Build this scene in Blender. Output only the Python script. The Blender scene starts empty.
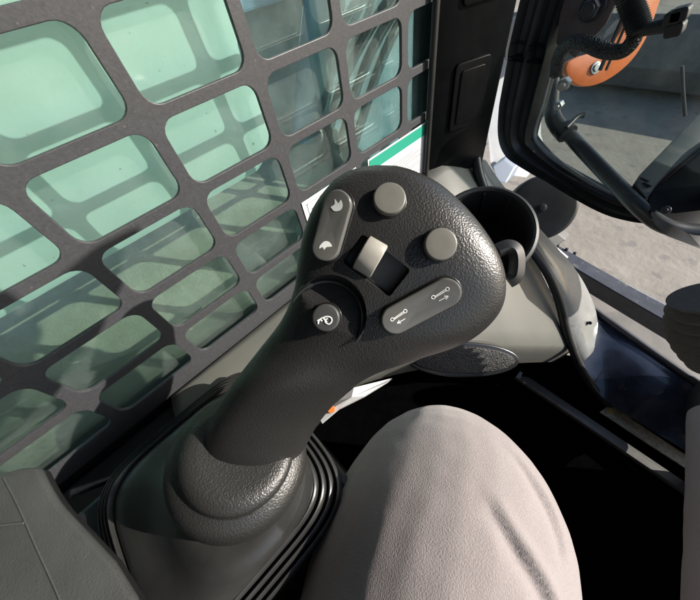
import bpy, bmesh, math, random
from mathutils import Vector, Matrix
from mathutils.bvhtree import BVHTree

random.seed(7)
SC = bpy.context.scene
COL = SC.collection

# ------------------------------------------------------------------ camera
FPX = 300.0                                   # focal length in pixels of a 700 px wide picture
WX = Vector((0.695, 0.705, -0.140)); WY = Vector((0.504, -0.616, -0.605)); WZ = Vector((-0.513, 0.350, -0.784))
WZ.normalize(); WX = (WX - WZ * WX.dot(WZ)).normalized(); WY = WZ.cross(WX)
cam = bpy.data.objects.new('camera', bpy.data.cameras.new('camera'))
COL.objects.link(cam)
cam.matrix_world = Matrix(((WX.x, -WY.x, -WZ.x, 0), (WX.y, -WY.y, -WZ.y, 0), (WX.z, -WY.z, -WZ.z, 0), (0, 0, 0, 1)))
cam.data.sensor_width = 36.0
cam.data.lens = FPX / 700 * 36.0
cam.data.clip_start = 0.01
cam.data.clip_end = 500
SC.camera = cam

# ------------------------------------------------------------------ light
SUN = Vector((0.120, 0.104, 0.082)).normalized()
EL = math.asin(SUN.z); AZ = math.atan2(SUN.x, SUN.y)
w = bpy.data.worlds.new('World'); SC.world = w; w.use_nodes = True
nt = w.node_tree; bg = nt.nodes['Background']
sky = nt.nodes.new('ShaderNodeTexSky'); sky.sky_type = 'NISHITA'; sky.sun_disc = False
sky.sun_elevation = EL; sky.sun_rotation = AZ
nt.links.new(sky.outputs[0], bg.inputs[0]); bg.inputs[1].default_value = 0.12
sl = bpy.data.lights.new('sun', 'SUN'); sl.energy = 4.2; sl.angle = math.radians(0.5); sl.color = (1, 0.93, 0.84)
so = bpy.data.objects.new('sun', sl); COL.objects.link(so)
so.rotation_euler = SUN.to_track_quat('Z', 'Y').to_euler()
SC.view_settings.view_transform = 'Standard'
SC.view_settings.look = 'None'
SC.view_settings.exposure = 1.0
SC.view_settings.gamma = 1
SC.cycles.max_bounces = 10
SC.cycles.transparent_max_bounces = 16
SC.cycles.sample_clamp_indirect = 6

# ------------------------------------------------------------------ layout helpers
def ray(px, py):
    return WX * ((px - 350) / FPX) + WY * ((py - 300) / FPX) + WZ
def onX(px, py, x): r = ray(px, py); return r * (x / r.x)
def onY(px, py, y): r = ray(px, py); return r * (y / r.y)
def onZ(px, py, z): r = ray(px, py); return r * (z / r.z)
def at(px, py, d): return ray(px, py) * d
def toward(d): return -d.normalized()

# ------------------------------------------------------------------ materials
def mat(name, base, rough=0.5, metal=0.0, var=0.0, vscale=30.0, bump=0.0, bscale=400.0, bdist=0.001,
        var2=None, spots=None, spec=0.5, coat=0.0, voro=False, sheen=0.0, rvar=0.0):
    m = bpy.data.materials.new(name); m.use_nodes = True
    nt = m.node_tree; N = nt.nodes; L = nt.links
    p = N['Principled BSDF']
    p.inputs['Roughness'].default_value = rough; p.inputs['Metallic'].default_value = metal
    p.inputs['Specular IOR Level'].default_value = spec
    p.inputs['Coat Weight'].default_value = coat
    if sheen: p.inputs['Sheen Weight'].default_value = sheen
    tc = N.new('ShaderNodeTexCoord')
    col = None
    if var > 0 or var2:
        n = N.new('ShaderNodeTexNoise'); n.inputs['Scale'].default_value = vscale
        n.inputs['Detail'].default_value = 8; n.inputs['Roughness'].default_value = 0.65
        L.new(tc.outputs['Object'], n.inputs['Vector'])
        r = N.new('ShaderNodeValToRGB')
        r.color_ramp.elements[0].position = 0.32; r.color_ramp.elements[1].position = 0.68
        c2 = var2 if var2 else tuple(min(1, c * (1 + var)) for c in base)
        r.color_ramp.elements[0].color = (*[c * (1 - var) for c in base], 1)
        r.color_ramp.elements[1].color = (*c2, 1)
        L.new(n.outputs['Fac'], r.inputs[0]); col = r.outputs[0]
        if rvar:
            mr = N.new('ShaderNodeMapRange'); mr.inputs[3].default_value = rough - rvar; mr.inputs[4].default_value = rough + rvar
            L.new(n.outputs['Fac'], mr.inputs[0]); L.new(mr.outputs[0], p.inputs['Roughness'])
    if spots:                                   # (colour, scale, threshold) dust or chips with a shape of their own
        c, s, th = spots
        n2 = N.new('ShaderNodeTexNoise'); n2.inputs['Scale'].default_value = s; n2.inputs['Detail'].default_value = 6
        L.new(tc.outputs['Object'], n2.inputs['Vector'])
        r2 = N.new('ShaderNodeValToRGB'); r2.color_ramp.elements[0].position = th; r2.color_ramp.elements[1].position = th + 0.08
        L.new(n2.outputs['Fac'], r2.inputs[0])
        mx = N.new('ShaderNodeMixRGB')
        L.new(r2.outputs[0], mx.inputs[0]); mx.inputs[2].default_value = (*c, 1)
        if col: L.new(col, mx.inputs[1])
        else: mx.inputs[1].default_value = (*base, 1)
        col = mx.outputs[0]
    if col: L.new(col, p.inputs['Base Color'])
    else: p.inputs['Base Color'].default_value = (*base, 1)
    if bump > 0:
        if voro:
            b = N.new('ShaderNodeTexVoronoi'); b.feature = 'SMOOTH_F1'; o = b.outputs['Distance']
        else:
            b = N.new('ShaderNodeTexNoise'); b.inputs['Detail'].default_value = 4; o = b.outputs['Fac']
        b.inputs['Scale'].default_value = bscale
        L.new(tc.outputs['Object'], b.inputs['Vector'])
        bp = N.new('ShaderNodeBump'); bp.inputs['Strength'].default_value = bump; bp.inputs['Distance'].default_value = bdist
        L.new(o, bp.inputs['Height']); L.new(bp.outputs[0], p.inputs['Normal'])
    return m

def glass(name, tint, dust=0.04, dustcol=(0.5, 0.5, 0.48), dscale=60, refl=1.0):
    m = bpy.data.materials.new(name); m.use_nodes = True
    nt = m.node_tree; N = nt.nodes; L = nt.links
    N.remove(N['Principled BSDF']); out = N['Material Output']
    tr = N.new('ShaderNodeBsdfTransparent'); tr.inputs[0].default_value = (*tint, 1)
    gl = N.new('ShaderNodeBsdfGlossy'); gl.inputs['Roughness'].default_value = 0.02
    fr = N.new('ShaderNodeFresnel'); fr.inputs[0].default_value = 1.5
    mm = N.new('ShaderNodeMath'); mm.operation = 'MULTIPLY'; mm.inputs[1].default_value = refl
    L.new(fr.outputs[0], mm.inputs[0])
    a = N.new('ShaderNodeMixShader'); L.new(mm.outputs[0], a.inputs[0]); L.new(tr.outputs[0], a.inputs[1]); L.new(gl.outputs[0], a.inputs[2])
    df = N.new('ShaderNodeBsdfDiffuse'); df.inputs[0].default_value = (*dustcol, 1)
    tc = N.new('ShaderNodeTexCoord'); no = N.new('ShaderNodeTexNoise'); no.inputs['Scale'].default_value = dscale; no.inputs['Detail'].default_value = 10
    no.inputs['Roughness'].default_value = 0.75
    L.new(tc.outputs['Object'], no.inputs['Vector'])
    mr = N.new('ShaderNodeMapRange'); mr.inputs[1].default_value = 0.35; mr.inputs[2].default_value = 0.75
    mr.inputs[3].default_value = dust * 0.4; mr.inputs[4].default_value = dust * 2.2
    L.new(no.outputs['Fac'], mr.inputs[0])
    b = N.new('ShaderNodeMixShader'); L.new(mr.outputs[0], b.inputs[0]); L.new(a.outputs[0], b.inputs[1]); L.new(df.outputs[0], b.inputs[2])
    L.new(b.outputs[0], out.inputs[0])
    return m

M = {}
M['grip'] = mat('grip_rubber', (0.020, 0.0195, 0.019), 0.37, bump=0.4, bscale=1150, bdist=0.0005, voro=True, spec=0.5)
M['boot'] = mat('boot_rubber', (0.026, 0.026, 0.025), 0.36, bump=0.12, bscale=500, bdist=0.0005, var=0.25, vscale=25, rvar=0.08)
M['collar'] = mat('collar_rubber', (0.019, 0.019, 0.018), 0.40, bump=0.5, bscale=900, bdist=0.0006, voro=True)
M['button'] = mat('button_plastic', (0.135, 0.131, 0.115), 0.38, var=0.06, vscale=90, bump=0.08, bscale=1500, bdist=0.0003)
M['button_dark'] = mat('dark_button_plastic', (0.055, 0.056, 0.056), 0.42, var=0.1, vscale=90)
M['rocker'] = mat('rocker_plastic', (0.105, 0.103, 0.095), 0.26, var=0.08, vscale=70)
M['wheel'] = mat('thumb_wheel_plastic', (0.30, 0.285, 0.25), 0.45, var=0.08, vscale=90)
M['gloss_black'] = mat('glossy_black_plastic', (0.012, 0.012, 0.012), 0.28)
M['print'] = mat('white_print', (0.75, 0.75, 0.72), 0.5)
M['grille'] = mat('grille_paint', (0.047, 0.048, 0.052), 0.45, var=0.2, vscale=420, spots=((0.095, 0.092, 0.094), 330, 0.66), bump=0.25, bscale=700, bdist=0.0004, spec=0.4)
M['pillar'] = mat('pillar_paint', (0.004, 0.0045, 0.005), 0.32, spec=0.08, var=0.3, vscale=50, bump=0.1, bscale=900, bdist=0.0003)
M['black'] = mat('matt_black_plastic', (0.012, 0.012, 0.013), 0.5, var=0.3, vscale=40, bump=0.15, bscale=700, bdist=0.0004)
M['rubber'] = mat('black_rubber', (0.014, 0.014, 0.014), 0.42, var=0.3, vscale=60)
M['panel'] = mat('side_panel_plastic', (0.092, 0.094, 0.083), 0.48, var=0.05, vscale=14, bump=0.12, bscale=900, bdist=0.0003, spots=((0.082, 0.083, 0.072), 26, 0.62))
M['panel_low'] = mat('lower_panel_plastic', (0.10, 0.10, 0.092), 0.5, var=0.12, vscale=20, bump=0.12, bscale=900, bdist=0.0003)
M['frame_paint'] = mat('pale_frame_paint', (0.20, 0.208, 0.205), 0.36, var=0.15, vscale=40, spots=((0.14, 0.14, 0.13), 55, 0.68), coat=0.3)
M['sill'] = mat('sill_paint', (0.016, 0.022, 0.040), 0.22, var=0.5, vscale=16, spots=((0.05, 0.047, 0.05), 22, 0.60), coat=0.5, rvar=0.12)
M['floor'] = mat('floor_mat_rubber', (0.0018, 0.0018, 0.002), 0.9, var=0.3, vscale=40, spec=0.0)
M['trim'] = mat('grey_trim', (0.075, 0.075, 0.072), 0.45, var=0.2, vscale=60)
M['tape'] = mat('warning_strip_print', (0.22, 0.21, 0.17), 0.5, var=0.4, vscale=140)
M['cloth'] = mat('grey_pink_fleece', (0.272, 0.240, 0.234), 0.92, var=0.10, vscale=700, bump=0.6, bscale=1100, bdist=0.0009, spec=0.15, sheen=0.25)
M['gaiter'] = mat('dark_grey_knit', (0.075, 0.07, 0.066), 0.85, var=0.15, vscale=200, bump=0.5, bscale=900, bdist=0.0006)
M['braid'] = mat('braided_sleeve', (0.016, 0.016, 0.016), 0.45, bump=0.9, bscale=420, bdist=0.003, voro=True)
M['rail'] = mat('rail_paint', (0.028, 0.029, 0.030), 0.36, var=0.3, vscale=80)
M['skin'] = mat('skin', (0.45, 0.28, 0.2), 0.5, var=0.05)
M['vinyl'] = mat('grey_vinyl', (0.055, 0.057, 0.056), 0.55, var=0.12, vscale=30, bump=0.4, bscale=900, bdist=0.0005, voro=True, spots=((0.16, 0.16, 0.155), 120, 0.72))
M['white'] = mat('white_arm_paint', (0.87, 0.87, 0.87), 0.45, var=0.03, vscale=9, spots=((0.34, 0.33, 0.29), 150, 0.67))
M['orange'] = mat('orange_paint', (0.68, 0.145, 0.022), 0.42, var=0.12, vscale=60, spots=((0.35, 0.10, 0.04), 90, 0.70))
M['steel'] = mat('zinc_steel', (0.45, 0.45, 0.44), 0.35, metal=0.9, var=0.2, vscale=200)
M['dark_steel'] = mat('dark_steel_paint', (0.035, 0.037, 0.048), 0.4, var=0.35, vscale=40, spots=((0.10, 0.095, 0.09), 60, 0.62))
M['body'] = mat('machine_body_paint', (0.17, 0.28, 0.32), 0.45, var=0.3, vscale=12)
M['blue'] = mat('blue_grey_paint', (0.30, 0.48, 0.66), 0.4, var=0.2, vscale=20)
M['dirt'] = mat('dusty_fender_paint', (0.46, 0.385, 0.31), 0.85, var=0.12, vscale=30, var2=(0.52, 0.44, 0.36), spots=((0.36, 0.30, 0.24), 130, 0.66), bump=0.5, bscale=260, bdist=0.002)
M['plate'] = mat('dusty_steel_plate', (0.14, 0.128, 0.115), 0.6, var=0.2, vscale=20)
M['box'] = mat('grey_green_cover_plastic', (0.060, 0.068, 0.062), 0.5, var=0.15, vscale=40)
M['label_white'] = mat('label_paper', (0.72, 0.72, 0.70), 0.4)
M['label_green'] = mat('label_green_print', (0.02, 0.27, 0.18), 0.4)
M['label_grey'] = mat('label_grey_print', (0.30, 0.30, 0.30), 0.5)
M['label_pink'] = mat('label_red_print', (0.55, 0.25, 0.25), 0.5)
M['paper'] = mat('white_plastic', (0.45, 0.46, 0.47), 0.35, var=0.05)
M['glass_side'] = glass('green_tinted_glass', (0.865, 1.0, 0.955), dust=0.035, dustcol=(0.70, 0.80, 0.76), dscale=22, refl=0.7)
M['glass_door'] = glass('dusty_grey_glass', (0.72, 0.77, 0.76), dust=0.04, dustcol=(0.30, 0.32, 0.31), dscale=45, refl=0.7)

def ground_mat():
    m = mat('sandy_concrete', (0.275, 0.240, 0.198), 0.95, var=0.16, vscale=2.2, var2=(0.33, 0.293, 0.245), bump=0.6, bscale=14, bdist=0.012, spots=((0.215, 0.19, 0.167), 7.5, 0.58), spec=0.2)
    return m
M['ground'] = ground_mat()

# ------------------------------------------------------------------ mesh helpers
def link(name, me, m=None, parent=None, smooth=None):
    if m: me.materials.append(m)
    if smooth is not None:
        for p in me.polygons: p.use_smooth = True
        try: me.set_sharp_from_angle(angle=math.radians(smooth))
        except Exception: pass
    o = bpy.data.objects.new(name, me); COL.objects.link(o)
    if parent: o.parent = parent
    return o

def mesh(verts, faces, name='m'):
    me = bpy.data.meshes.new(name); me.from_pydata([tuple(v) for v in verts], [], faces); me.update()
    bm = bmesh.new(); bm.from_mesh(me); bmesh.ops.recalc_face_normals(bm, faces=bm.faces); bm.to_mesh(me); bm.free()
    return me

def thing(name, label, cat, group=None, loc=(0, 0, 0), kind=None):
    o = bpy.data.objects.new(name, None); COL.objects.link(o); o.empty_display_size = 0.02
    o['label'] = label; o['category'] = cat
    if group: o['group'] = group
    if kind: o['kind'] = kind
    return o
def tag(o, label, cat, group=None, kind=None):
    o['label'] = label; o['category'] = cat
    if group: o['group'] = group
    if kind: o['kind'] = kind
    return o

def merge(*mes):
    bm = bmesh.new()
    for me in mes: bm.from_mesh(me)
    out = bpy.data.meshes.new('m'); bm.to_mesh(out); bm.free(); return out

def catmull(pts, n):
    out = []; P = [Vector(p) for p in pts]
    if len(P) < 3:
        return [P[0].lerp(P[-1], i / n) for i in range(n + 1)]
    for i in range(len(P) - 1):
        p0 = P[max(0, i - 1)]; p1 = P[i]; p2 = P[i + 1]; p3 = P[min(len(P) - 1, i + 2)]
        for k in range(n):
            t = k / n
            out.append(0.5 * ((2 * p1) + (p2 - p0) * t + (2 * p0 - 5 * p1 + 4 * p2 - p3) * t * t + (3 * p1 - p0 - 3 * p2 + p3) * t ** 3))
    out.append(P[-1]); return out

def loft(rings, closed=True, cap0=True, cap1=True):
    n = len(rings[0]); V = [v for r in rings for v in r]; F = []
    for i in range(len(rings) - 1):
        for j in range(n if closed else n - 1):
            a = i * n + j; b = i * n + (j + 1) % n
            F.append((a, b, b + n, a + n))
    if cap0: F.append(tuple(range(n)))
    if cap1: F.append(tuple(range((len(rings) - 1) * n, len(rings) * n)))
    return mesh(V, F)

def tube(pts, r, seg=16, n=6, prof=None, smooth_path=True, ridges=None):
    P = catmull(pts, n) if smooth_path else [Vector(p) for p in pts]
    R = []; up = None; s = 0
    for i, p in enumerate(P):
        t = (P[min(i + 1, len(P) - 1)] - P[max(i - 1, 0)]).normalized()
        if up is None:
            up = Vector((0, 0, 1)) if abs(t.z) < 0.9 else Vector((1, 0, 0))
        a = (up - t * up.dot(t)).normalized(); up = a; b = t.cross(a)
        if isinstance(r, (list, tuple)):
            f = i / (len(P) - 1) * (len(r) - 1); k = min(int(f), len(r) - 2); rr = r[k] + (r[k + 1] - r[k]) * (f - k)
        else: rr = r
        if ridges: rr = rr * (1 + ridges * (1 if i % 2 else -1))
        if prof: R.append([p + a * u * rr + b * v * rr for u, v in prof])
        else: R.append([p + (a * math.cos(2 * math.pi * j / seg) + b * math.sin(2 * math.pi * j / seg)) * rr for j in range(seg)])
    return loft(R)

def rrect(w, h, r, n=6):
    pts = []
    for cx, cy, a0 in ((w / 2 - r, h / 2 - r, 0), (-w / 2 + r, h / 2 - r, 90), (-w / 2 + r, -h / 2 + r, 180), (w / 2 - r, -h / 2 + r, 270)):
        for k in range(n + 1):
            a = math.radians(a0 + 90 * k / n); pts.append((cx + r * math.cos(a), cy + r * math.sin(a)))
    return pts

class Frame:                                   # a local frame: origin, x, y, n
    def __init__(s, o, x, n):
        s.o = Vector(o); s.n = Vector(n).normalized(); x = Vector(x); s.x = (x - s.n * x.dot(s.n)).normalized(); s.y = s.n.cross(s.x)
    def __call__(s, u, v, h=0): return s.o + s.x * u + s.y * v + s.n * h

def pad(fr, outline, h0, h1, bev, crown=None):  # outline raised from h0 to h1 with a rounded rim
    c = Vector((sum(p[0] for p in outline), sum(p[1] for p in outline))) / len(outline)
    rings = []
    def ring(ins, h):
        out = []
        for i, p in enumerate(outline):
            q = Vector(outline[(i + 1) % len(outline)]) - Vector(outline[i - 1]); q = Vector((-q.y, q.x))
            q = q.normalized() if q.length > 1e-9 else Vector((0, 0))
            if q.dot(c - Vector(p)) < 0: q = -q
            u = Vector(p) + q * ins
            out.append((u.x, u.y, h + (crown(u.x, u.y) if crown else 0)))
        return out
    rings.append(ring(0, h0))
    for k in range(5):
        a = math.pi / 2 * k / 4
        rings.append(ring(bev * (1 - math.cos(a)), h1 - bev + bev * math.sin(a)))
    R = [[fr(*p) for p in r] for r in rings]
    me = loft(R, cap1=False)
    bm = bmesh.new(); bm.from_mesh(me); bm.verts.ensure_lookup_table()
    n = len(outline); last = [bm.verts[len(R) * n - n + i] for i in range(n)]
    half = [None] * n
    for i in range(n):
        r = rings[-1][i]; u = c + (Vector(r[:2]) - c) * 0.5; half[i] = bm.verts.new(fr(u.x, u.y, h1 + (crown(u.x, u.y) if crown else 0)))
    cv = bm.verts.new(fr(c.x, c.y, h1 + (crown(c.x, c.y) if crown else 0)))
    for i in range(n):
        j = (i + 1) % n
        bm.faces.new((last[i], last[j], half[j], half[i])); bm.faces.new((half[i], half[j], cv))
    bmesh.ops.recalc_face_normals(bm, faces=bm.faces)
    bm.to_mesh(me); bm.free(); return me

def box(fr, w, d, h0, h1, r=0.002, bev=0.001, n=4):
    return pad(fr, rrect(w, d, min(r, w / 2.01, d / 2.01), n), h0, h1, bev)

def prism(poly, off, bev=0.0):                 # a 3D polygon given thickness along off
    n = len(poly); V = [Vector(p) for p in poly] + [Vector(p) + Vector(off) for p in poly]
    F = [tuple(range(n)), tuple(range(n, 2 * n))] + [(i, (i + 1) % n, n + (i + 1) % n, n + i) for i in range(n)]
    me = mesh(V, F)
    if bev:
        bm = bmesh.new(); bm.from_mesh(me)
        bmesh.ops.bevel(bm, geom=[e for e in bm.edges], offset=bev, segments=2, affect='EDGES', clamp_overlap=True, profile=0.5)
        bm.to_mesh(me); bm.free()
    return me

def aabox(x0, x1, y0, y1, z0, z1, bev=0.003):
    return prism([(x0, y0, z0), (x1, y0, z0), (x1, y1, z0), (x0, y1, z0)], (0, 0, z1 - z0), bev)

def disc(fr, r, h0, h1, bev=0.0005, seg=40, cx=0, cy=0, crown=None):
    return pad(fr, [(cx + r * math.cos(2 * math.pi * k / seg), cy + r * math.sin(2 * math.pi * k / seg)) for k in range(seg)], h0, h1, bev, crown)

def evaluated(o):
    dg = bpy.context.evaluated_depsgraph_get(); dg.update()
    return bpy.data.meshes.new_from_object(o.evaluated_get(dg))
def boolean(o, cutters):
    for c in cutters:
        md = o.modifiers.new('b', 'BOOLEAN'); md.operation = 'DIFFERENCE'; md.object = c; md.solver = 'EXACT'
    me = evaluated(o); o.modifiers.clear(); o.data = me
    for c in cutters: bpy.data.objects.remove(c)
def remeshed(o, voxel, smooth=6):
    md = o.modifiers.new('r', 'REMESH'); md.mode = 'VOXEL'; md.voxel_size = voxel
    if smooth:
        sm = o.modifiers.new('s', 'SMOOTH'); sm.factor = 0.5; sm.iterations = smooth
    me = evaluated(o); o.modifiers.clear(); o.data = me
    for p in me.polygons: p.use_smooth = True

def plate_with_holes(outer, holes, half, bev, place, m, name, parent):
    cu = bpy.data.curves.new(name, 'CURVE'); cu.dimensions = '2D'; cu.fill_mode = 'BOTH'
    for poly in [outer] + holes:
        s = cu.splines.new('POLY'); s.points.add(len(poly) - 1)
        for q, p in zip(s.points, poly): q.co = (p[0], p[1], 0, 1)
        s.use_cyclic_u = True
    cu.extrude = half; cu.bevel_depth = bev; cu.bevel_resolution = 1
    t = bpy.data.objects.new('t', cu); COL.objects.link(t)
    me = evaluated(t); bpy.data.objects.remove(t)
    me.transform(place); me.materials.clear(); me.update()
    return link(name, me, m, parent, smooth=35)

# ================================================================== the setting
g = mesh([(-60, -60, -1.75), (60, -60, -1.75), (60, 60, -1.75), (-60, 60, -1.75)], [(0, 1, 2, 3)])
gr = link('ground', g, M['ground']); gr['kind'] = 'structure'

# ================================================================== cab
WALL = -0.2875
cab = thing('loader_cab', 'black loader cab with perforated steel side screen and pale side panel', 'machine cab')

# --- side grille: steel plate with rounded holes
COLS = [0.0545 + 0.1 * k for k in range(-6, 5)]
ROWS = [0.245, 0.182, 0.118, 0.0545, -0.009, -0.0725, -0.1365, -0.1995, -0.2585, -0.3145]
holes = []
for i in range(len(COLS) - 1):
    for j in range(len(ROWS) - 1):
        y0, y1 = COLS[i] + 0.0053, COLS[i + 1] - 0.0053
        z1, z0 = ROWS[j] - 0.0042, ROWS[j + 1] + 0.0042
        holes.append([((y0 + y1) / 2 + u, (z0 + z1) / 2 + v) for u, v in rrect(y1 - y0, z1 - z0, 0.0125, 5)])
place = Matrix(((0, 0, 1, WALL - 0.002), (1, 0, 0, 0), (0, 1, 0, 0), (0, 0, 0, 1)))
plate_with_holes([(-0.62, -0.335), (0.475, -0.335), (0.475, 0.33), (-0.62, 0.33)], holes, 0.0016, 0.0006, place, M['grille'], 'side_grille', cab)
link('side_window', aabox(-0.312, -0.307, -0.65, 0.50, -0.36, 0.36, 0.0005), M['glass_side'], cab)
link('window_channel', aabox(-0.318, -0.2925, -0.65, 0.50, -0.352, -0.337, 0.002), M['rubber'], cab)

# --- information label on the grille, under the third row of holes
lx = WALL + 0.0012
def lab(y0, y1, z0, z1, m, d, name, parent):
    return link(name, prism([(lx + d, y0, z0), (lx + d, y1, z0), (lx + d, y1, z1), (lx + d, y0, z1)], (0.0004, 0, 0)), m, parent)
L1 = lab(0.275, 0.402, -0.290, -0.2065, M['label_white'], 0.0, 'warning_label', cab)
lab(0.277, 0.400, -0.2245, -0.2085, M['label_green'], 0.0006, 'header_band', L1)
lns = [aabox(lx + 0.0006, lx + 0.0009, 0.282, 0.282 + l, -0.239 - 0.0042 * k, -0.2375 - 0.0042 * k, 0) for k, l in enumerate([.09, .11, .10, .112, .08, .108, .11, .06, .1, .11])]
link('printed_lines', merge(*lns), M['label_grey'], L1)
L2 = lab(0.158, 0.252, -0.296, -0.2055, M['label_white'], 0.0, 'warning_label', cab)
bd = [aabox(lx + 0.0006, lx + 0.0009, 0.164, 0.246, -0.2115, -0.2105, 0), aabox(lx + 0.0006, lx + 0.0009, 0.164, 0.165, -0.29, -0.2105, 0),
      aabox(lx + 0.0006, lx + 0.0009, 0.170, 0.215, -0.2215, -0.2195, 0)]
link('printed_border', merge(*bd), M['label_grey'], L2)

# --- corner pillar
A = Vector((WALL + 0.003, 0.408, 0)); B = Vector((-0.240, 0.522, 0)); C = Vector((-0.315, 0.565, 0)); D = Vector((-0.345, 0.44, 0))
pil = prism([A + Vector((0, 0, -0.318)), B + Vector((0, 0, -0.318)), C + Vector((0, 0, -0.318)), D + Vector((0, 0, -0.318))], (0, 0, 0.75), 0.006)
pillar = link('corner_pillar', pil, M['pillar'], cab, smooth=40)
ax = (B - A).normalized(); pn = Vector((ax.y, -ax.x, 0)); wid = (B - A).length
for zc in (-0.190, -0.045, 0.10):
    fr = Frame(A + ax * wid * 0.53 + Vector((0, 0, zc)) + pn * 0.001, ax, pn)
    c = link('cover_plate', box(fr, 0.058, 0.088, -0.002, 0.0026, 0.006, 0.0012), M['pillar'], pillar, smooth=40)
    link('cover_recess', box(Frame(fr(0, 0, 0.0012), ax, pn), 0.040, 0.070, 0, 0.0032, 0.004, 0.0012), M['pillar'], pillar, smooth=40)
# slim lip where the grille meets the pillar
link('pillar_lip', tube([A + Vector((0.004, -0.006, -0.33)), A + Vector((0.004, -0.006, 0.4))], 0.0045, 10, 1), M['rubber'], pillar, smooth=60)
fr = Frame(at(481, 146, 0.545), ax, pn)
link('bolt', merge(disc(fr, 0.0075, -0.01, 0.004, 0.001, 6), disc(fr, 0.011, -0.012, 0.001, 0.001)), M['dark_steel'], pillar, smooth=40)

# --- side panel: sloping fender from the wall to the front opening
top = [Vector((WALL + 0.003, -0.10, -0.332)), Vector((WALL + 0.003, 0.02, -0.332)), Vector((WALL + 0.003, 0.14, -0.330)),
       Vector((WALL + 0.003, 0.26, -0.326)), onX(438, 158, -0.2845), at(478, 166, 0.535)]
low = [at(190, 450, 0.345), at(290, 408, 0.40), at(350, 368, 0.44), at(440, 347, 0.50), at(520, 345, 0.56), at(573, 346, 0.625)]
T = catmull(top, 6); Lw = catmull(low, 6)
mid_end = [at(530, 262, 0.575)]
rows = []
for a, b, k in zip(T, Lw, range(len(T))):
    f = k / (len(T) - 1); r = []
    for j in range(13):
        t = j / 12; p = a.lerp(b, t)
        p = p + Vector((0, 0, 1)) * 0.020 * math.sin(math.pi * t) * (0.4 + 0.6 * f)
        r.append(p * (1 + .075 * max(0, (f - .80) / .20)))
    b = b * (1 + .075 * max(0, (f - .80) / .20))
    # rounded nose, then the lower face running down and back under
    dwn = (WY + WZ * 1.1).normalized() * 1.3; out = (b - a).normalized()
    for q, (o1, d1) in enumerate([(0.004, 0.003), (0.006, 0.008), (0.006, 0.016), (0.004, 0.034), (0.0, 0.052), (-0.012, 0.058)]):
        r.append(b + out * o1 + dwn * d1)
    rows.append(r)
n = len(rows[0]); V = [v for r in rows for v in r]; F = []
for i in range(len(rows) - 1):
    for j in range(n - 1): F.append((i * n + j, i * n + j + 1, (i + 1) * n + j + 1, (i + 1) * n + j))
me = mesh(V, F)
sp = link('side_panel', me, M['panel'], cab, smooth=60)
sd = sp.modifiers.new('t', 'SOLIDIFY'); sd.thickness = 0.004; sd.offset = -1
# speaker in the lower face
bvh = BVHTree.FromPolygons([v.co for v in me.vertices], [tuple(p.vertices) for p in me.polygons])
so_ = at(462, 359, 0.512); sx = (at(515, 355, 0.535) - at(408, 361, 0.478)).normalized()
fr = Frame(so_, sx, (-ray(462, 359)).normalized() + Vector((0.55, 0.0, -0.05)))
def ell(a, b, k=48): return [(a * math.cos(2 * math.pi * i / k), b * math.sin(2 * math.pi * i / k)) for i in range(k)]
spk = link('speaker', pad(fr, ell(0.098, 0.031), -0.02, 0.006, 0.003), M['gloss_black'], sp, smooth=50)
mesh_mat = mat('speaker_mesh', (0.014, 0.014, 0.014), 0.45, bump=0.9, bscale=750, bdist=0.0015, voro=True, metal=0.3)
link('speaker_mesh', pad(fr, ell(0.089, 0.024), 0.0, 0.0085, 0.003), mesh_mat, sp, smooth=50)

# --- pale frame of the front opening and its rubber seal
inn = [at(478, 160, 0.56), at(488, 188, 0.565), at(499, 207, 0.575), at(514, 226, .58), at(530, 243, 0.585), at(548, 268, 0.60), at(561, 298, 0.625), at(571, 332, 0.66), at(583, 362, 0.675)]
outr = [at(482, 160, 0.59), at(496, 181, 0.60), at(509, 197, 0.605), at(527, 219, 0.612), at(549, 243, 0.622), at(571, 268, 0.64), at(586, 292, 0.66), at(595, 316, 0.68), at(598, 345, 0.69)]
I = catmull(inn, 5); O = catmull(outr, 5)
V = []; F = []
for a, b in zip(I, O):
    m1 = a.lerp(b, 0.5) + Vector((0, -0.010, 0.008))
    V += [a, a.lerp(b, .2) + Vector((0, -.007, .006)), m1, a.lerp(b, .8) + Vector((0, -.007, .006)), b, b + Vector((0, 0.015, -0.006)), a + Vector((0, 0.02, -0.01))]
for i in range(len(I) - 1):
    for j in range(7):
        k = (j + 1) % 7; F.append((i * 7 + j, i * 7 + k, (i + 1) * 7 + k, (i + 1) * 7 + j))
F += [tuple(range(7)), tuple(range((len(I) - 1) * 7, len(I) * 7))]
link('opening_frame', mesh(V, F), M['frame_paint'], cab, smooth=50)
seal = [at(474, 140, 0.545), at(480, 178, 0.55), at(497, 212, 0.565), at(529, 247, 0.575), at(547, 272, 0.585), at(559, 300, 0.605), at(567, 333, 0.64), at(578, 362, 0.66), at(592, 386, 0.672), at(610, 407, 0.68)]
link('door_seal', tube(seal, 0.0085, 12, 6), M['rubber'], cab, smooth=60)
fr = Frame(at(590, 323, 0.662), (1, 0, 0), -ray(590, 323))
link('rivet', disc(fr, 0.004, -0.004, 0.003, 0.001, 12), M['dark_steel'], cab, smooth=40)

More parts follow.
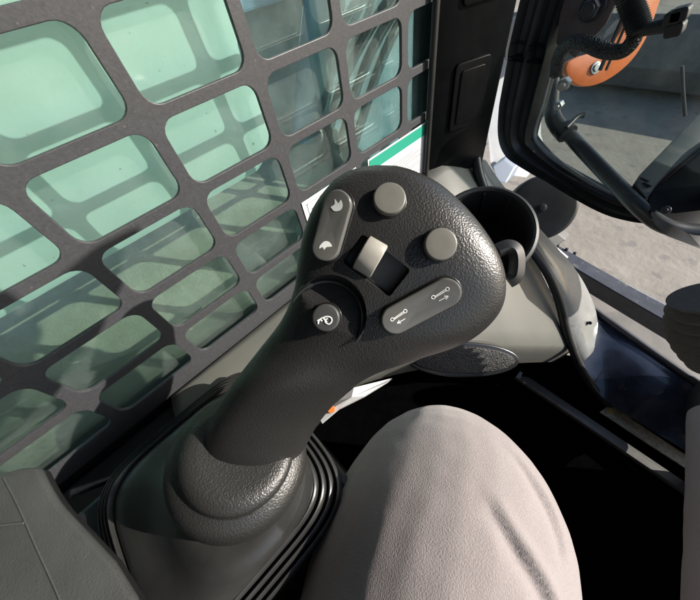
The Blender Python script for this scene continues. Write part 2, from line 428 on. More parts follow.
# --- sill, warning strip, floor
st = [at(571, 284, 0.70), at(578, 297, 0.715), at(600, 316, 0.70), at(640, 345, 0.655), at(700, 387, 0.60), at(790, 450, 0.53)]
sb = [at(574, 345, 0.675), at(582, 364, 0.675), at(602, 397, 0.665), at(644, 425, 0.625), at(692, 455, 0.59), at(790, 518, 0.515)]
Tp = catmull(st, 6); Bt = catmull(sb, 6); R = []
for a, b in zip(Tp, Bt):
    r = [a + Vector((0.0, 0.02, -0.05)), a + Vector((0, 0.006, -0.004))]
    for j in range(9):
        t = j / 8; r.append(a.lerp(b, t) + Vector((0, 0, 0.012)) * math.sin(math.pi * t))
    r += [b + Vector((0, 0.01, -0.02)), b + Vector((0, 0.04, -0.05))]
    R.append(r)
link('sill', loft(R), M['sill'], cab, smooth=50)
link('sill_ridge', tube([p + Vector((0, 0.002, 0.003)) for p in st], 0.007, 10, 5), M['dark_steel'], cab, smooth=60)
q = [at(600, 412, 0.67), at(610, 405, 0.675), at(692, 459, 0.598), at(740, 490, .56), at(736, 503, .555), at(690, 471, 0.59)]
ws = link('warning_strip', prism(q, (0, 0, -0.003)), M['tape'], cab)
tri = [at(606, 412, 0.667), at(612, 408, 0.670), at(614, 415, 0.663)]
link('warning_triangle', prism([p + Vector((0, 0, 0.0012)) for p in tri], (0, 0, -0.001)), mat('faded_yellow_print', (0.33, 0.27, 0.08), 0.5, var=0.3, vscale=200), ws)
q = [at(511, 374, 0.755), at(520, 371, 0.765), at(730, 512, 0.54), at(722, 518, 0.535)]
link('floor_trim', prism(q, (0, 0, -0.012), 0.001), M['trim'], cab)
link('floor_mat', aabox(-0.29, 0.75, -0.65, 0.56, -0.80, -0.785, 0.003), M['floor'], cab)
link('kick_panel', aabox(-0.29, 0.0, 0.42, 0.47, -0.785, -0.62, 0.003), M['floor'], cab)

# --- console base under the joystick
link('console_base', aabox(-0.222, -0.045, -0.50, -0.005, -0.784, -0.3045, 0.006), M['black'], cab)
link('lower_wall', aabox(-0.306, -0.2895, -0.65, 0.50, -0.80, -0.3365, 0.001), M['black'], cab)
link('console_side', aabox(-0.2835, -0.222, -0.50, -0.08, -0.784, -0.342, 0.004), M['black'], cab)
link('console_rail', tube([onX(70, 494, -.245), onX(110, 479, -.245)], .004, 8, 2), M['rubber'], cab, smooth=60)

# --- roof, rear wall and right side, which keep the sky off the floor
link('roof', aabox(-0.34, 0.70, -0.72, 0.50, 0.42, 0.47, 0.01), M['black'], cab)
link('rear_wall', aabox(-0.34, 0.70, -0.74, -0.70, -0.80, 0.42, 0.01), M['black'], cab)
link('right_side', aabox(0.66, 0.70, -0.70, 0.45, -0.80, -0.30, 0.01), M['black'], cab)

link('right_fender', prism([(.70, .42, -.30), (.70, .42, -.78), (.335, .42, -.78), (.32, .42, -.61), (.42, .42, -.47)], (0, .05, 0), .01), M['black'], cab)
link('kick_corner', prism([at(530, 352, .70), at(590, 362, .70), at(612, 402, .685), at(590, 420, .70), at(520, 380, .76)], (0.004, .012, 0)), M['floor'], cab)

# --- added shadow caster, out of view, outlined to darken the lower left grille
k_ = 3.5
def lit(y, z, d=0): return Vector((WALL + .12 * k_, y + .104 * k_, z + .082 * k_)) + SUN * d
caster_outline = [lit(y, z) for y, z in ((.004, -.136), (-.035, -.134), (-.075, -.142), (-.16, -.172), (-.27, -.20), (-.27, -.255), (-.16, -.235), (-.09, -.205), (-.05, -.178), (-.015, -.156))]
caster = thing('shadow_caster', 'unseen black shape added to cast a shadow on the side grille', 'shadow caster')
link('caster_plate', prism(caster_outline, (.03, .026, .018), .006), M['black'], caster, smooth=40)
link('caster_arm', tube([sum(caster_outline, Vector()) / 10 + SUN * .02, sum(caster_outline, Vector()) / 10 + SUN * .05 + Vector((0, 0, .1)), Vector((.12, .22, .43))], .012, 12, 5), M['black'], caster, smooth=60)

# ================================================================== front door, standing off the opening
DY = 0.70
door = thing('front_door', 'black rubber edged glass front door standing open beyond the pillar', 'door')
def dpt(px, py, off=0): return onY(px, py, DY + off)
path = [(-0.268, 0.50), (-0.266, 0.10)]
c2 = lambda p: (p.x, p.z)
path = [Vector((-0.252, DY, 0.42)), dpt(549, 0), dpt(536, 50), dpt(524, 100), dpt(519, 128), dpt(521, 143), dpt(530, 153), dpt(545, 165), dpt(562, 176), dpt(586, 190), dpt(610, 202), dpt(630, 208), dpt(655, 211), dpt(700, 208), dpt(770, 160), dpt(850, 20)]
prof = [(-1, -.5), (-1, .5), (-.82, .95), (-.55, .62), (-.3, .62), (0, 1.0), (.3, .62), (.55, .62), (.82, .95), (1, .5), (1, -.5), (.5, -.8), (-.5, -.8)]
def sweep(path, prof, sc, nrm, n=6, sc1=None, lo=0, hi=1):
    P = catmull(path, n); R = []; s0 = sc
    for i, p in enumerate(P):
        t = (P[min(i + 1, len(P) - 1)] - P[max(i - 1, 0)]).normalized()
        s = t.cross(nrm).normalized()
        if sc1: f = min(1, max(0, (i / n - lo) / (hi - lo))); sc = s0 + (sc1 - s0) * f
        R.append([p + s * u * sc + nrm * v * sc for u, v in prof])
    return loft(R)
nY = Vector((0, -1, 0))
link('door_frame', sweep(path, prof, 0.0385, nY, 6, 0.0195, 3, 7.5), M['rubber'], door, smooth=35)
edge = [dpt(x, y, -.006) for x, y in ((553, 60), (543, 100), (534, 134), (544, 151), (563, 165), (590, 183), (614, 196), (630, 199), (642, 192))]
link('glass_edge', tube(edge, 0.0045, 8, 6), M['frame_paint'], door, smooth=60)
gp = [Vector((p.x, DY + 0.004, p.z)) for p in catmull(path, 4)]
link('door_pane', prism(gp, (0, 0.005, 0)), M['glass_door'], door)

# rail across the door with a clamp
rail = [at(553, 95, 0.63), at(556, 118, 0.615), at(572, 138, 0.60), at(612, 180, 0.545), at(640, 208, 0.505), at(663, 225, 0.485), at(690, 231, 0.475), at(730, 232, 0.46)]
link('door_rail', tube(rail, [0.008, 0.011, 0.0125, 0.0125, 0.0125, 0.012, 0.012, 0.012], 16, 6), M['rail'], door, smooth=60)
c0 = at(565, 131, 0.602); td = (rail[3] - rail[1]).normalized()
link('rail_clamp', tube([c0 - td * .008, c0 + td * .010], 0.018, 14, 2), M['black'], door, smooth=50)
link('cable_tie', tube([at(566, 128, .585), at(577, 117, .585), at(583, 115, .585)], [0.004, 0.004, 0.006], 8, 4), M['rubber'], door, smooth=60)
link('rail_bracket', tube([at(551, 60, .64), at(553, 85, .635), at(552, 118, .62), at(562, 140, .61)], [0.010, 0.012, 0.013, 0.006], 14, 5), M['rubber'], door, smooth=60)
# hinge plate and bolt
hp = [dpt(562, -10, -.03), dpt(622, -10, -.03), dpt(606, 24, -.03), dpt(575, 58, -.03), dpt(556, 44, -.03)]
link('hinge_plate', prism(hp, (0, 0.006, 0), 0.001), mat('greyish_red_paint', (0.16, 0.125, 0.12), 0.45, var=0.2, vscale=40), door)
fr = Frame(dpt(593, 7, -.034), (1, 0, 0.3), nY)
link('hinge_bolt', merge(disc(fr, 0.017, -.004, 0.004, 0.001), disc(fr, 0.012, 0, 0.016, 0.002, 6), disc(fr, 0.008, 0, 0.019, 0.001)), M['dark_steel'], door, smooth=35)
fr = Frame(dpt(564, 84, -.03), (1, 0, 0.5), nY)
link('hinge_nut', merge(disc(fr, 0.010, -.006, 0.006, 0.001, 6), disc(fr, 0.006, 0.0, 0.013, 0.001)), M['steel'], door, smooth=35)
fr = Frame(dpt(559, 105, -.03), (1, 0, 0.2), nY)
link('hinge_nut', merge(disc(fr, 0.007, -.006, 0.006, 0.001, 6), disc(fr, 0.004, 0.0, 0.012, 0.001)), M['steel'], door, smooth=35)
link('glass_joint', merge(tube([dpt(600, 70, -.006), dpt(628, 6, -.006), dpt(640, -20, -.006)], 0.003, 8, 3), tube([dpt(606, 70, -.006), dpt(634, 6, -.006), dpt(646, -20, -.006)], 0.002, 8, 3)), M['trim'], door, smooth=60)
link('wiper_blade', tube([dpt(682, 66, -.006), dpt(683, 90, -.006), dpt(685, 116, -.006)], 0.0022, 8, 3), M['trim'], door, smooth=60)

# orange stay
stay = thing('orange_stay', 'orange painted steel stay with a bolt through its rounded end', 'stay')
op = [(568, 62), (566, 70), (570, 79), (578, 85), (590, 86), (603, 82), (618, 73), (632, 60), (643, 44), (652, 24), (662, -6), (668, -30), (640, -30), (634, -6), (627, 18), (616, 38), (600, 50), (580, 56)]
sn = Vector((.80, -.50, .34)).normalized(); sc_ = at(602, 62, .655)
def spt(x, y): r = ray(x, y); return r * (sc_.dot(sn) / r.dot(sn))
P3 = catmull([spt(x, y) for x, y in op] + [spt(568, 62)], 3)[:-1]
link('stay_arm', prism(P3, -sn * .014, 0.0015), M['orange'], stay, smooth=40)
fr = Frame(spt(595, 68), (0, .4, 1), sn)
link('stay_bolt', merge(disc(fr, 0.0115, -.002, 0.003, 0.001), disc(fr, 0.0075, 0, 0.006, 0.001, 6)), M['steel'], stay, smooth=35)
# corrugated hose, and the smooth sleeve with a plug
hose = thing('cable', 'black braided cable looping in front of the orange stay with a plug end', 'cable')
link('smooth_sleeve', tube([dpt(556, 74, -.04), dpt(560, 54, -.055), dpt(572, 42, -.07), dpt(588, 44, -.075), dpt(606, 51, -.075), dpt(622, 51, -.075), dpt(632, 42, -.075), dpt(637, 30, -.075)], [.0092, .0098, .0090, .0102, .0092, .0098, .0090], 14, 6), M['braid'], hose, smooth=60)
link('corrugated_sleeve', tube([dpt(641, 34, -.078), dpt(636, 18, -.078), dpt(630, 2, -.078), dpt(624, -18, -.078)], 0.0128, 16, 16, ridges=0.06), M['rubber'], hose, smooth=60)
link('plug_lead', tube([dpt(634, 33, -.085), dpt(648, 29, -.085), dpt(662, 26, -.085), dpt(670, 24, -.085)], [0.006, 0.007, 0.008, 0.009], 12, 4), M['rubber'], hose, smooth=60)
for x, y in ((674, 17), (675, 29), (680, 14)):
    fr = Frame(dpt(x, y, -.088), (1, 0, .3), nY)
    link('plug', box(fr, 0.017, 0.014, -.008, .008, .004, .002), M['black'], hose, smooth=45)

# box at the end of the rail
mb = thing('wiper_motor_cover', 'black box with a grey green lid at the end of the door rail', 'cover box')
yo = -0.07
q = [dpt(634, 186, yo), dpt(640, 172, yo), dpt(708, 104, yo), dpt(760, 60, yo), dpt(780, 100, yo), dpt(715, 160, yo), dpt(662, 205, yo), dpt(652, 208, yo)]
bx = link('cover_body', prism([at(645, 200, .50), at(655, 188, .50), at(712, 142, .50), at(790, 110, .50), at(830, 270, .46), at(705, 252, .455), at(664, 236, .46), at(648, 218, .48)], (0, 0.05, 0.0), 0.006), M['pillar'], mb, smooth=40)
lid = [at(634, 183, .515), at(640, 174, .52), at(706, 106, .545), at(770, 60, .55), at(790, 92, .535), at(708, 148, .515), at(662, 190, .50), at(646, 198, .50)]
link('cover_lid', prism(lid, (0, 0.02, -0.03), 0.003), M['box'], mb, smooth=40)
for x, y in ((641, 178), (643.5, 183), (646, 188)):
    link('lid_slot', tube([at(x, y, .5125), at(x + 7, y + 3.5, .5035)], 0.0022, 8, 1), M['gloss_black'], mb, smooth=60)
fr = Frame(at(666, 210, .468), WX, -ray(666, 210))
link('cover_screw', merge(disc(fr, 0.006, -.004, .004, .001), disc(fr, .003, 0, .006, .001, 6)), M['dark_steel'], mb, smooth=40)

# ================================================================== outside
arm = thing('lift_boom', 'white painted steel loader arm outside the green tinted side window', 'loader arm')
link('arm_plate', prism([(-0.40, -1.3, -0.207), (-0.40, 0.17, -0.207), (-0.40, 0.2, -0.19), (-0.40, 0.212, -0.16), (-0.40, 0.205, -0.08), (-0.40, 0.225, 0.0), (-0.40, 0.26, 0.5), (-0.40, -1.3, 0.5)], (-0.09, 0, 0), 0.008), M['white'], arm, smooth=40)
link('fender', prism([(-.33, -1.2, -.338), (-.33, .42, -.338), (-.62, .42, -.235), (-.62, -1.2, -.235)], (0, 0, -.02), .004), M['dirt'], cab)
lb = thing('machine_frame', 'dark loader front upright with hoses seen through the side window', 'machine frame')
link('upright', aabox(-1.0, -0.62, 0.18, 0.95, -1.2, 0.10, 0.02), M['body'], lb, smooth=40)
link('upright_band', aabox(-0.615, -0.59, 0.16, 0.95, -0.075, -0.02, 0.004), M['blue'], lb)
link('lift_cylinder', tube([(-0.55, 0.24, -0.5), (-0.55, 0.62, 0.2)], 0.035, 20, 2), M['body'], lb, smooth=60)
link('cylinder_rod', tube([(-0.55, 0.10, -0.62), (-0.55, 0.24, -0.5)], 0.018, 16, 2), M['steel'], lb, smooth=60)
for k in range(3):
    link('hydraulic_hose', tube([(-0.50, .26 + .05 * k, -.42), (-0.48, .34 + .05 * k, -.28), (-0.49, .46 + .05 * k, -.16), (-0.50, .66 + .04 * k, -.06), (-.52, .8, .02 + .03 * k)], 0.009, 12, 6), M['rubber'], lb, smooth=60)

# round black bumper beside the pillar
bk = thing('shade_bucket', 'dusty steel loader bucket added to darken and shade the ground beyond the door glass', 'bucket')  # bucket added as a dark mass that throws shade on the ground
def bprof(y0): return [(y0, -1.70), (y0 + .55, -1.74), (y0 + .75, -1.66), (y0 + .85, -1.45), (y0 + .80, -1.20), (y0 + .72, -1.05), (y0 + .69, -1.05), (y0 + .77, -1.22), (y0 + .81, -1.45), (y0 + .72, -1.63), (y0 + .54, -1.70), (y0, -1.68)]
link('bucket_shell', prism([(-2.3, 6.3 - y, z) for y, z in bprof(0.6)], (3.8, 0, 0), .005), M['plate'], bk, smooth=40)
for x_ in (-2.32, 1.5):
    link('bucket_side', prism([(x_, 6.3 - y, z) for y, z in bprof(0.6)[:6]], (.02, 0, 0), .003), M['plate'], bk)

bmp = thing('rubber_bumper', 'round black rubber bumper with a centre bolt beside the pale frame', 'bumper')
fr = Frame(at(541, 208, 0.80), (1, 0, 0), -ray(541, 208) + Vector((0.25, 0.0, 0.15)))
link('bumper_disc', disc(fr, 0.083, -0.055, 0.012, 0.010, 48), M['rubber'], bmp, smooth=50)
link('bumper_bolt', merge(disc(fr, 0.011, 0.0, 0.014, 0.001), disc(fr, 0.008, 0.0, 0.020, 0.001, 6)), M['black'], bmp, smooth=35)
link('bumper_bracket', prism([at(548, 225, .84), at(566, 212, .84), at(568, 216, .84), at(556, 232, .84), at(566, 240, .84), at(548, 252, .84), at(536, 240, .84)], (0, 0.03, 0), 0.002), M['black'], bmp)
link('bracket_bolt', tube([at(552, 246, .82), at(566, 258, .82)], 0.006, 8, 2), M['steel'], bmp, smooth=60)

# white bodywork seen between pillar and door
wb = [at(486, 60, .86), at(530, 60, .86), at(528, 150, .84), at(533, 168, .83), at(527, 178, .82), at(511, 176, .82), at(499, 182, .82), at(490, 165, .82), at(486, 120, .84)]
hs = thing('lamp_housing', 'white bodywork sliver between the black pillar and the door edge', 'bodywork')
link('housing_shell', prism(wb, (-0.01, 0.10, 0.0), 0.006), M['paper'], hs, smooth=40)
link('housing_bracket', prism([at(505, 20, .80), at(535, 22, .80), at(533, 60, .80), at(503, 62, .80)], (0, 0.05, 0), 0.006), M['black'], hs)
link('housing_cap', prism([at(492, 166, .79), at(504, 158, .79), at(515, 168, .79), at(506, 184, .79), at(496, 182, .79)], (0, .04, 0), 0.004), mat('pale_blue_plastic', (.20, .24, .30), .4, var=.05), hs)

# attachment bar and plate in front of the sill
att = thing('attachment_frame', 'dark dusty steel crossbar lying in front of the cab sill', 'attachment')
b0 = [at(518, 236, .95), at(566, 262, .91), at(640, 308, .80), at(760, 372, .62)]
pr = [(-1, -1), (1, -1), (1, 1), (-1, 1)]
link('crossbar', sweep([at(505, 228, .97), at(545, 252, .925), at(640, 308, .805), at(780, 388, .64)], [(-1, -1), (-1, 1), (-.9, 1.1), (.9, 1.1), (1, 1), (1, -1)], 0.024, Vector((0, 0, 1)), 4), M['dark_steel'], att, smooth=30)
link('crossbar_lip', tube([at(545, 242, .94), at(640, 293, .82), at(780, 366, .66)], 0.005, 8, 3), M['steel'], att, smooth=60)
link('front_plate', prism([at(545, 252, 1.0), at(640, 308, .90), at(820, 415, .70), at(820, 500, .64), at(640, 390, .80), at(555, 320, .92)], (0, 0, -0.01)), M['plate'], att)
for x, y in ((548, 248), (556, 252), (565, 256), (573, 260)):
    link('bar_bolt', tube([at(x, y, .90), at(x + 2, y - 8, .89)], 0.0045, 8, 2), M['dark_steel'], att, smooth=60)

# ================================================================== joystick
joy = thing('joystick', 'black textured joystick with grey buttons standing in a ribbed rubber boot', 'joystick')
secs = [((204, 482), (284, 488), .250, .250, 1.0, 1.0, 2.0), ((203, 463), (295, 468), .236, .236, 1.0, 1.0, 2.0), ((206, 444), (305, 447), .228, .228, .95, .95, 2.0), ((215, 421), (320, 421), .221, .220, .92, .95, 2.0), ((235, 386), (346, 393), .211, .207, .88, .95, 2.0),
        ((260, 352), (374, 375), .204, .197, .74, .9, 2.15), ((283, 320), (412, 361), .190, .183, .50, .8, 2.4), ((295, 290), (465, 342), .180, .173, .34, .6, 2.7),
        ((299, 262), (496, 314), .174, .167, .27, .5, 2.9), ((305, 232), (504, 284), .170, .163, .27, .48, 2.9), ((315, 206), (496, 251), .167, .161, .29, .5, 2.9),
        ((331, 184), (474, 217), .165, .160, .33, .55, 2.8), ((347, 172), (443, 186), .164, .160, .40, .6, 2.6), ((362, 167), (415, 171), .164, .161, .55, .7, 2.3), ((376, 165), (396, 165.5), .164, .163, .7, .8, 2.0)]
def interp(vals, f):
    k = min(int(f), len(vals) - 2); t = f - k
    p0 = vals[max(0, k - 1)]; p1 = vals[k]; p2 = vals[k + 1]; p3 = vals[min(len(vals) - 1, k + 2)]
    return 0.5 * (2 * p1 + (p2 - p0) * t + (2 * p0 - 5 * p1 + 4 * p2 - p3) * t * t + (3 * p1 - p0 - 3 * p2 + p3) * t ** 3)
rings = []; NS = 56
flat = [[s[0][0], s[0][1], s[1][0], s[1][1], s[2], s[3], s[4], s[5], s[6]] for s in secs]
for i in range(0, (len(secs) - 1) * 6 + 1):
    f = i / 6; v = [interp([s[c] for s in flat], f) for c in range(9)]
    PL = at(v[0], v[1], v[4]); PR = at(v[2], v[3], v[5]); m = (PL + PR) / 2; a = (PR - PL) / 2
    nn = -m.normalized(); nn = (nn - a * (nn.dot(a) / a.dot(a))).normalized(); hw = a.length; e = 2 / v[8]
    r = []
    for j in range(NS):
        th = 2 * math.pi * j / NS; c, s = math.cos(th), math.sin(th)
        cc = math.copysign(abs(c) ** e, c); ss = math.copysign(abs(s) ** e, s)
        r.append(m + a * cc + nn * ss * hw * (v[6] if s > 0 else v[7]))
    rings.append(r)
grip = link('grip', loft(rings), M['grip'], joy, smooth=70)
gb = BVHTree.FromPolygons([v.co for v in grip.data.vertices], [tuple(p.vertices) for p in grip.data.polygons])
def hit(px, py):
    d = ray(px, py).normalized(); h = gb.ray_cast(Vector((0, 0, 0)), d)
    return h[0], h[1]
def gframe(px, py, qx, qy, spread=14):
    o, n = hit(px, py); acc = Vector(n)
    for dx, dy in ((spread, 0), (-spread, 0), (0, spread), (0, -spread)):
        h = hit(px + dx, py + dy)
        if h[0]: acc += h[1] if h[1].dot(-o) > 0 else -h[1]
    p2 = hit(qx, qy)[0]
    return Frame(o, p2 - o, acc.normalized())
F_top = gframe(389, 201, 400, 201); F_low = gframe(439, 245, 450, 245); F_horn = gframe(327, 317, 338, 317, 10)
F_rl = gframe(334, 227, 345, 194, 10); F_rr = gframe(420, 307, 456, 286, 10); F_pk = gframe(376, 266, 368, 280, 14)
def pxlen(fr, px, py, qx, qy):                 # real length on the frame's plane between two picture points
    def pl(x, y):
        d = ray(x, y); return d * (fr.o.dot(fr.n) / d.dot(fr.n))
    return (pl(px, py) - pl(qx, qy)).length
# pocket of the thumb wheel
pl_ = pxlen(F_pk, 346, 252, 384, 290) ; 
Fx = Frame(F_pk.o, hit(390, 281)[0] - hit(354, 254)[0], F_pk.n)     # along the wheel's short side
wpk = pxlen(Fx, 367, 228, 415, 266); dpk = pxlen(Fx, 367, 228, 345, 256)
cut1 = link('cut', box(Fx, wpk, dpk, -0.008, 0.02, 0.002, 0.0003), None)
# scooped crescent round the horn button
hr = pxlen(F_horn, 327, 317, 365, 317)
ctr = F_horn(0, 0, 0); til = (F_horn.n + (ray(350, 285) - ray(327, 317)).normalized() * 0.50).normalized()
Ft = Frame(ctr - til * 0.0015, F_horn.x, til)
cut2 = link('cut', pad(Ft, [(hr * math.cos(2 * math.pi * k / 64), hr * math.sin(2 * math.pi * k / 64)) for k in range(64)], 0.0, 0.03, 0.0005), None)
boolean(grip, [cut1, cut2])
grip.data.materials.clear(); grip.data.materials.append(M['grip'])
for p in grip.data.polygons: p.use_smooth = True
grip.data.set_sharp_from_angle(angle=math.radians(38))
# pocket lining + thumb wheel
link('wheel_well', box(Frame(Fx(0, 0, -0.0078), Fx.x, Fx.n), wpk * 0.97, dpk * 0.97, 0, 0.0012, 0.0015, 0.0003), M['button_dark'], joy)
def planept(fr, px, py):
    d = ray(px, py); return d * (fr.o.dot(fr.n) / d.dot(fr.n))
wc = planept(Fx, 370, 257); Fw = Frame(wc, planept(Fx, 379, 241) - planept(Fx, 361, 273), Fx.n)
wl = pxlen(Fx, 379, 240, 361, 274); ww = pxlen(Fx, 361, 253, 379, 264)
R = []
for u_, sc_ in ((-.5, .90), (-.47, .97), (-.43, 1.0), (.43, 1.0), (.47, .97), (.5, .90)):
    r_ = [Fw(-wl / 2 * sc_, u_ * ww, -.013)]
    for k in range(17):
        t = -1 + k / 8
        r_.append(Fw(wl / 2 * sc_ * t, u_ * ww, 0.0045 * sc_ - .0042 * abs(t) ** 2.6 - .0016 * (abs(t) > .99)))
    r_.append(Fw(wl / 2 * sc_, u_ * ww, -.013)); R.append(r_)
wh = link('thumb_wheel', loft(R), M['wheel'], joy, smooth=40)
# round buttons
for fr, px in ((F_top, 389), (F_low, 439)):
    rr = pxlen(fr, px, 223, px + 16.2, 223)
    link('button_collar', disc(fr, rr * 1.10, -0.004, 0.0006, 0.0004, 40), M['gloss_black'], joy, smooth=40)
    link('button', disc(fr, rr, -0.004, 0.0042, 0.0009, 48), M['button'], joy, smooth=40)
rr = pxlen(F_horn, 327, 317, 340, 317)
Fh = Frame(Ft(0, 0, 0.0), (F_horn.x * 1.0), F_horn.n.lerp(Ft.n, .5))
link('horn_collar', disc(Fh, rr * 1.13, -0.004, 0.0012, 0.0004, 40), M['gloss_black'], joy, smooth=40)
hb = link('horn_button', disc(Fh, rr, -0.004, 0.0046, 0.0010, 48), M['button_dark'], joy, smooth=40)
# crescent rim
cr = []
for k in range(25):
    a = math.radians(-40 + 200 * k / 24); cr.append(Ft(hr * .97 * math.cos(a), hr * .97 * math.sin(a), 0.0012))
link('horn_shroud', tube(cr, [0.0004] + [0.0022] * 5 + [0.0004], 10, 2), M['gloss_black'], joy, smooth=60)

def pill(l, w, k=14):
    r = w / 2; out = []
    for s, a0 in ((1, -90), (-1, 90)):
        for i in range(k + 1):
            a = math.radians(a0 + 180 * i / k); out.append((s * (l / 2 - r) + r * math.cos(a), r * math.sin(a)))
    return out
def strokes(fr, polys, wdt, h):                # white printed lines on a face
    hf = h if callable(h) else (lambda u: h)
    ms = [tube([fr(u, v, hf(u)) for u, v in p], wdt, 6, 3) for p in polys]
    return merge(*ms)
rock = []
for fr, (l1, l2), (w1, w2) in ((F_rl, ((343, 192), (324, 261)), ((321, 223), (347, 231))), (F_rr, ((458, 285), (383, 325)), ((413, 295), (427, 320)))):
    l = pxlen(fr, *l1, *l2); wd = pxlen(fr, *w1, *w2)
    c = (planept(fr, *l1) + planept(fr, *l2)) / 2
    f2 = Frame(c, planept(fr, *l1) - planept(fr, *l2), fr.n)
    link('rocker_collar', pad(f2, pill(l * 1.06, wd * 1.13), -0.006, 0.0008, 0.0005), M['gloss_black'], joy, smooth=40)
    hh = l / 2
    r = link('rocker_switch', pad(f2, pill(l, wd), -0.006, 0.0036, 0.0011, lambda u, v, hh=hh: 0.0022 * (u / hh) ** 2 - 0.0008), M['rocker'], joy, smooth=25)
    rock.append((f2, l, wd, r))
# printed symbols
s = rr
hornp = [[(-.55 * s, .42 * s), (-.42 * s, .10 * s), (-.18 * s, -.02 * s), (.12 * s, -.10 * s), (.40 * s, -.02 * s), (.46 * s, .22 * s), (.26 * s, .44 * s), (.02 * s, .34 * s), (-.02 * s, .14 * s), (.16 * s, .04 * s)],
         [(-.60 * s, .22 * s), (-.42 * s, .10 * s), (-.24 * s, .24 * s)], [(-.18 * s, -.02 * s), (.1 * s, .30 * s)]]
hornp = [[(u, -v) for u, v in p] for p in hornp]
link('horn_symbol', strokes(Fh, hornp, 0.00042, 0.0047), M['print'], hb)
f2, l, wd, r = rock[0]
z = 0.0046
def blob(fr, pts, h): 
    pts = [(p.x, p.y) for p in catmull([Vector((*q, 0)) for q in pts] + [Vector((*pts[0], 0))], 4)[:-1]]
    return mesh([fr(u, v, h(u)) for u, v in pts] + [fr(u, v, h(u) - .0006) for u, v in pts], [tuple(range(len(pts))), tuple(range(len(pts), 2 * len(pts)))] + [(i, (i + 1) % len(pts), len(pts) + (i + 1) % len(pts), len(pts) + i) for i in range(len(pts))])
e = l * .29; q = wd * .20
link('bucket_symbol', blob(f2, [(e - .5 * q, q), (e - 1.0 * q, .2 * q), (e - .6 * q, -.8 * q), (e + .2 * q, -1.0 * q), (e + 1.0 * q, -.5 * q), (e + .4 * q, -.2 * q), (e + .9 * q, .6 * q), (e + .1 * q, .4 * q)], lambda u, hh=l / 2: 0.0030 + 0.0022 * (u / hh) ** 2), M['print'], r)
link('bucket_symbol', blob(f2, [(-e - .7 * q, .9 * q), (-e - .2 * q, 1.0 * q), (-e + .7 * q, .5 * q), (-e + .9 * q, -.3 * q), (-e + .3 * q, -1.1 * q), (-e - .1 * q, -.2 * q), (-e - .6 * q, .0 * q), (-e - .3 * q, .5 * q)], lambda u, hh=l / 2: 0.0030 + 0.0022 * (u / hh) ** 2), M['print'], r)
f2, l, wd, r = rock[1]
def circ(u, v, rad): return [(u + rad * math.cos(a * math.pi / 5), v + rad * math.sin(a * math.pi / 5)) for a in range(11)]
for sg in (1, -1):
    e = sg * l * .27; q = wd * .15
    ps = [circ(e - 1.7 * q, .55 * q, .38 * q), circ(e + 1.7 * q, .75 * q, .38 * q), [(e - 1.3 * q, .6 * q), (e + 1.3 * q, .9 * q)], [(e - 1.3 * q, .35 * q), (e + 1.3 * q, .55 * q)],
          [(e - 1.0 * q, -.75 * q), (e + .9 * q, -.75 * q)], [(e + sg * 1.2 * q, -.75 * q), (e + sg * .4 * q, -.35 * q)], [(e + sg * 1.2 * q, -.75 * q), (e + sg * .4 * q, -1.15 * q)]]
    link('arm_symbol', strokes(f2, ps, 0.00027, lambda u, hh=l / 2: 0.0028 + 0.0022 * (u / hh) ** 2), M['print'], r)

# --- boot
def sring(cx, cy, z, hx, hy, ex, tilt=(0, 0), k=64):
    out = []
    for j in range(k):
        th = 2 * math.pi * j / k; c, s_ = math.cos(th), math.sin(th)
        u = hx * math.copysign(abs(c) ** (2 / ex), c); v = hy * math.copysign(abs(s_) ** (2 / ex), s_)
        out.append(Vector((cx + u, cy + v, z + u * tilt[0] + v * tilt[1])))
    return out
bc = (-0.158, -0.112); H = 0.108; BS = 0.85
prof_b = [(1.0, -.362, 5)]
for k in range(4):
    a_, z_ = 1.0 - .052 * k, -.352 + .0042 * k
    prof_b += [(a_, z_, 4.8), (a_ + .004, z_ + .0035, 4.8), (a_ - .005, z_ + .0068, 4.8), (a_ - .018, z_ + .0078, 4.7), (a_ - .033, z_ + .0052, 4.7), (a_ - .042, z_ + .0010, 4.6)]
NR = len(prof_b)
prof_b += [(.785, -.3335, 4.2), (.775, -.3300, 4.0), (.755, -.3275, 3.8), (.72, -.3250, 3.4), (.69, -.3225, 3.0), (.65, -.3175, 2.7), (.61, -.311, 2.4), (.56, -.303, 2.2)]
top_c = (-0.1285, -0.0785)
R = []
for k, (sc, z, ex) in enumerate(prof_b):
    t = max(0, (k - NR) / (len(prof_b) - 1 - NR))
    R.append([p * BS for p in sring(bc[0] + (top_c[0] - bc[0]) * t, bc[1] + (top_c[1] - bc[1]) * t, z, H * sc, H * sc, ex, k=96)])
R.append([p * BS for p in sring(top_c[0], top_c[1], -.298, H * .45, H * .45, 2.2, k=96)])
boot = link('boot', loft(R), M['boot'], joy, smooth=60)
# textured collar that bulges out of the boot and narrows up to the grip
R = []
gdir = (at(262, 352, .20) - at(225, 440, .232)).normalized()
base_c = Vector((top_c[0], top_c[1], -.296)); CRD = .0635
cpro = [(-.60, .74), (-.35, .84), (-.20, .91), (-.08, .965), (.04, .995), (.16, 1.0), (.27, .97), (.36, .91), (.42, .84), (.45, .78), (.47, .755), (.52, .765), (.58, .75), (.63, .70), (.66, .62), (.66, .50), (.64, .3)]
cc0 = at(240, 461, .2310); cn = (Vector((0, 0, 1)) * .42 + toward(ray(234, 480)) * .58).normalized()
for h, rad in cpro:
    t = max(0, h) / .66; nrm = cn.lerp(gdir, t * .30).normalized()
    c = cc0 + cn.lerp(gdir, t * .35) * (h * CRD * BS * .85)
    f_ = Frame(c, (1, 0, 0), nrm); rr_ = rad * .0505
    R.append([f_(rr_ * math.cos(2 * math.pi * j / 64), rr_ * math.sin(2 * math.pi * j / 64)) for j in range(64)])
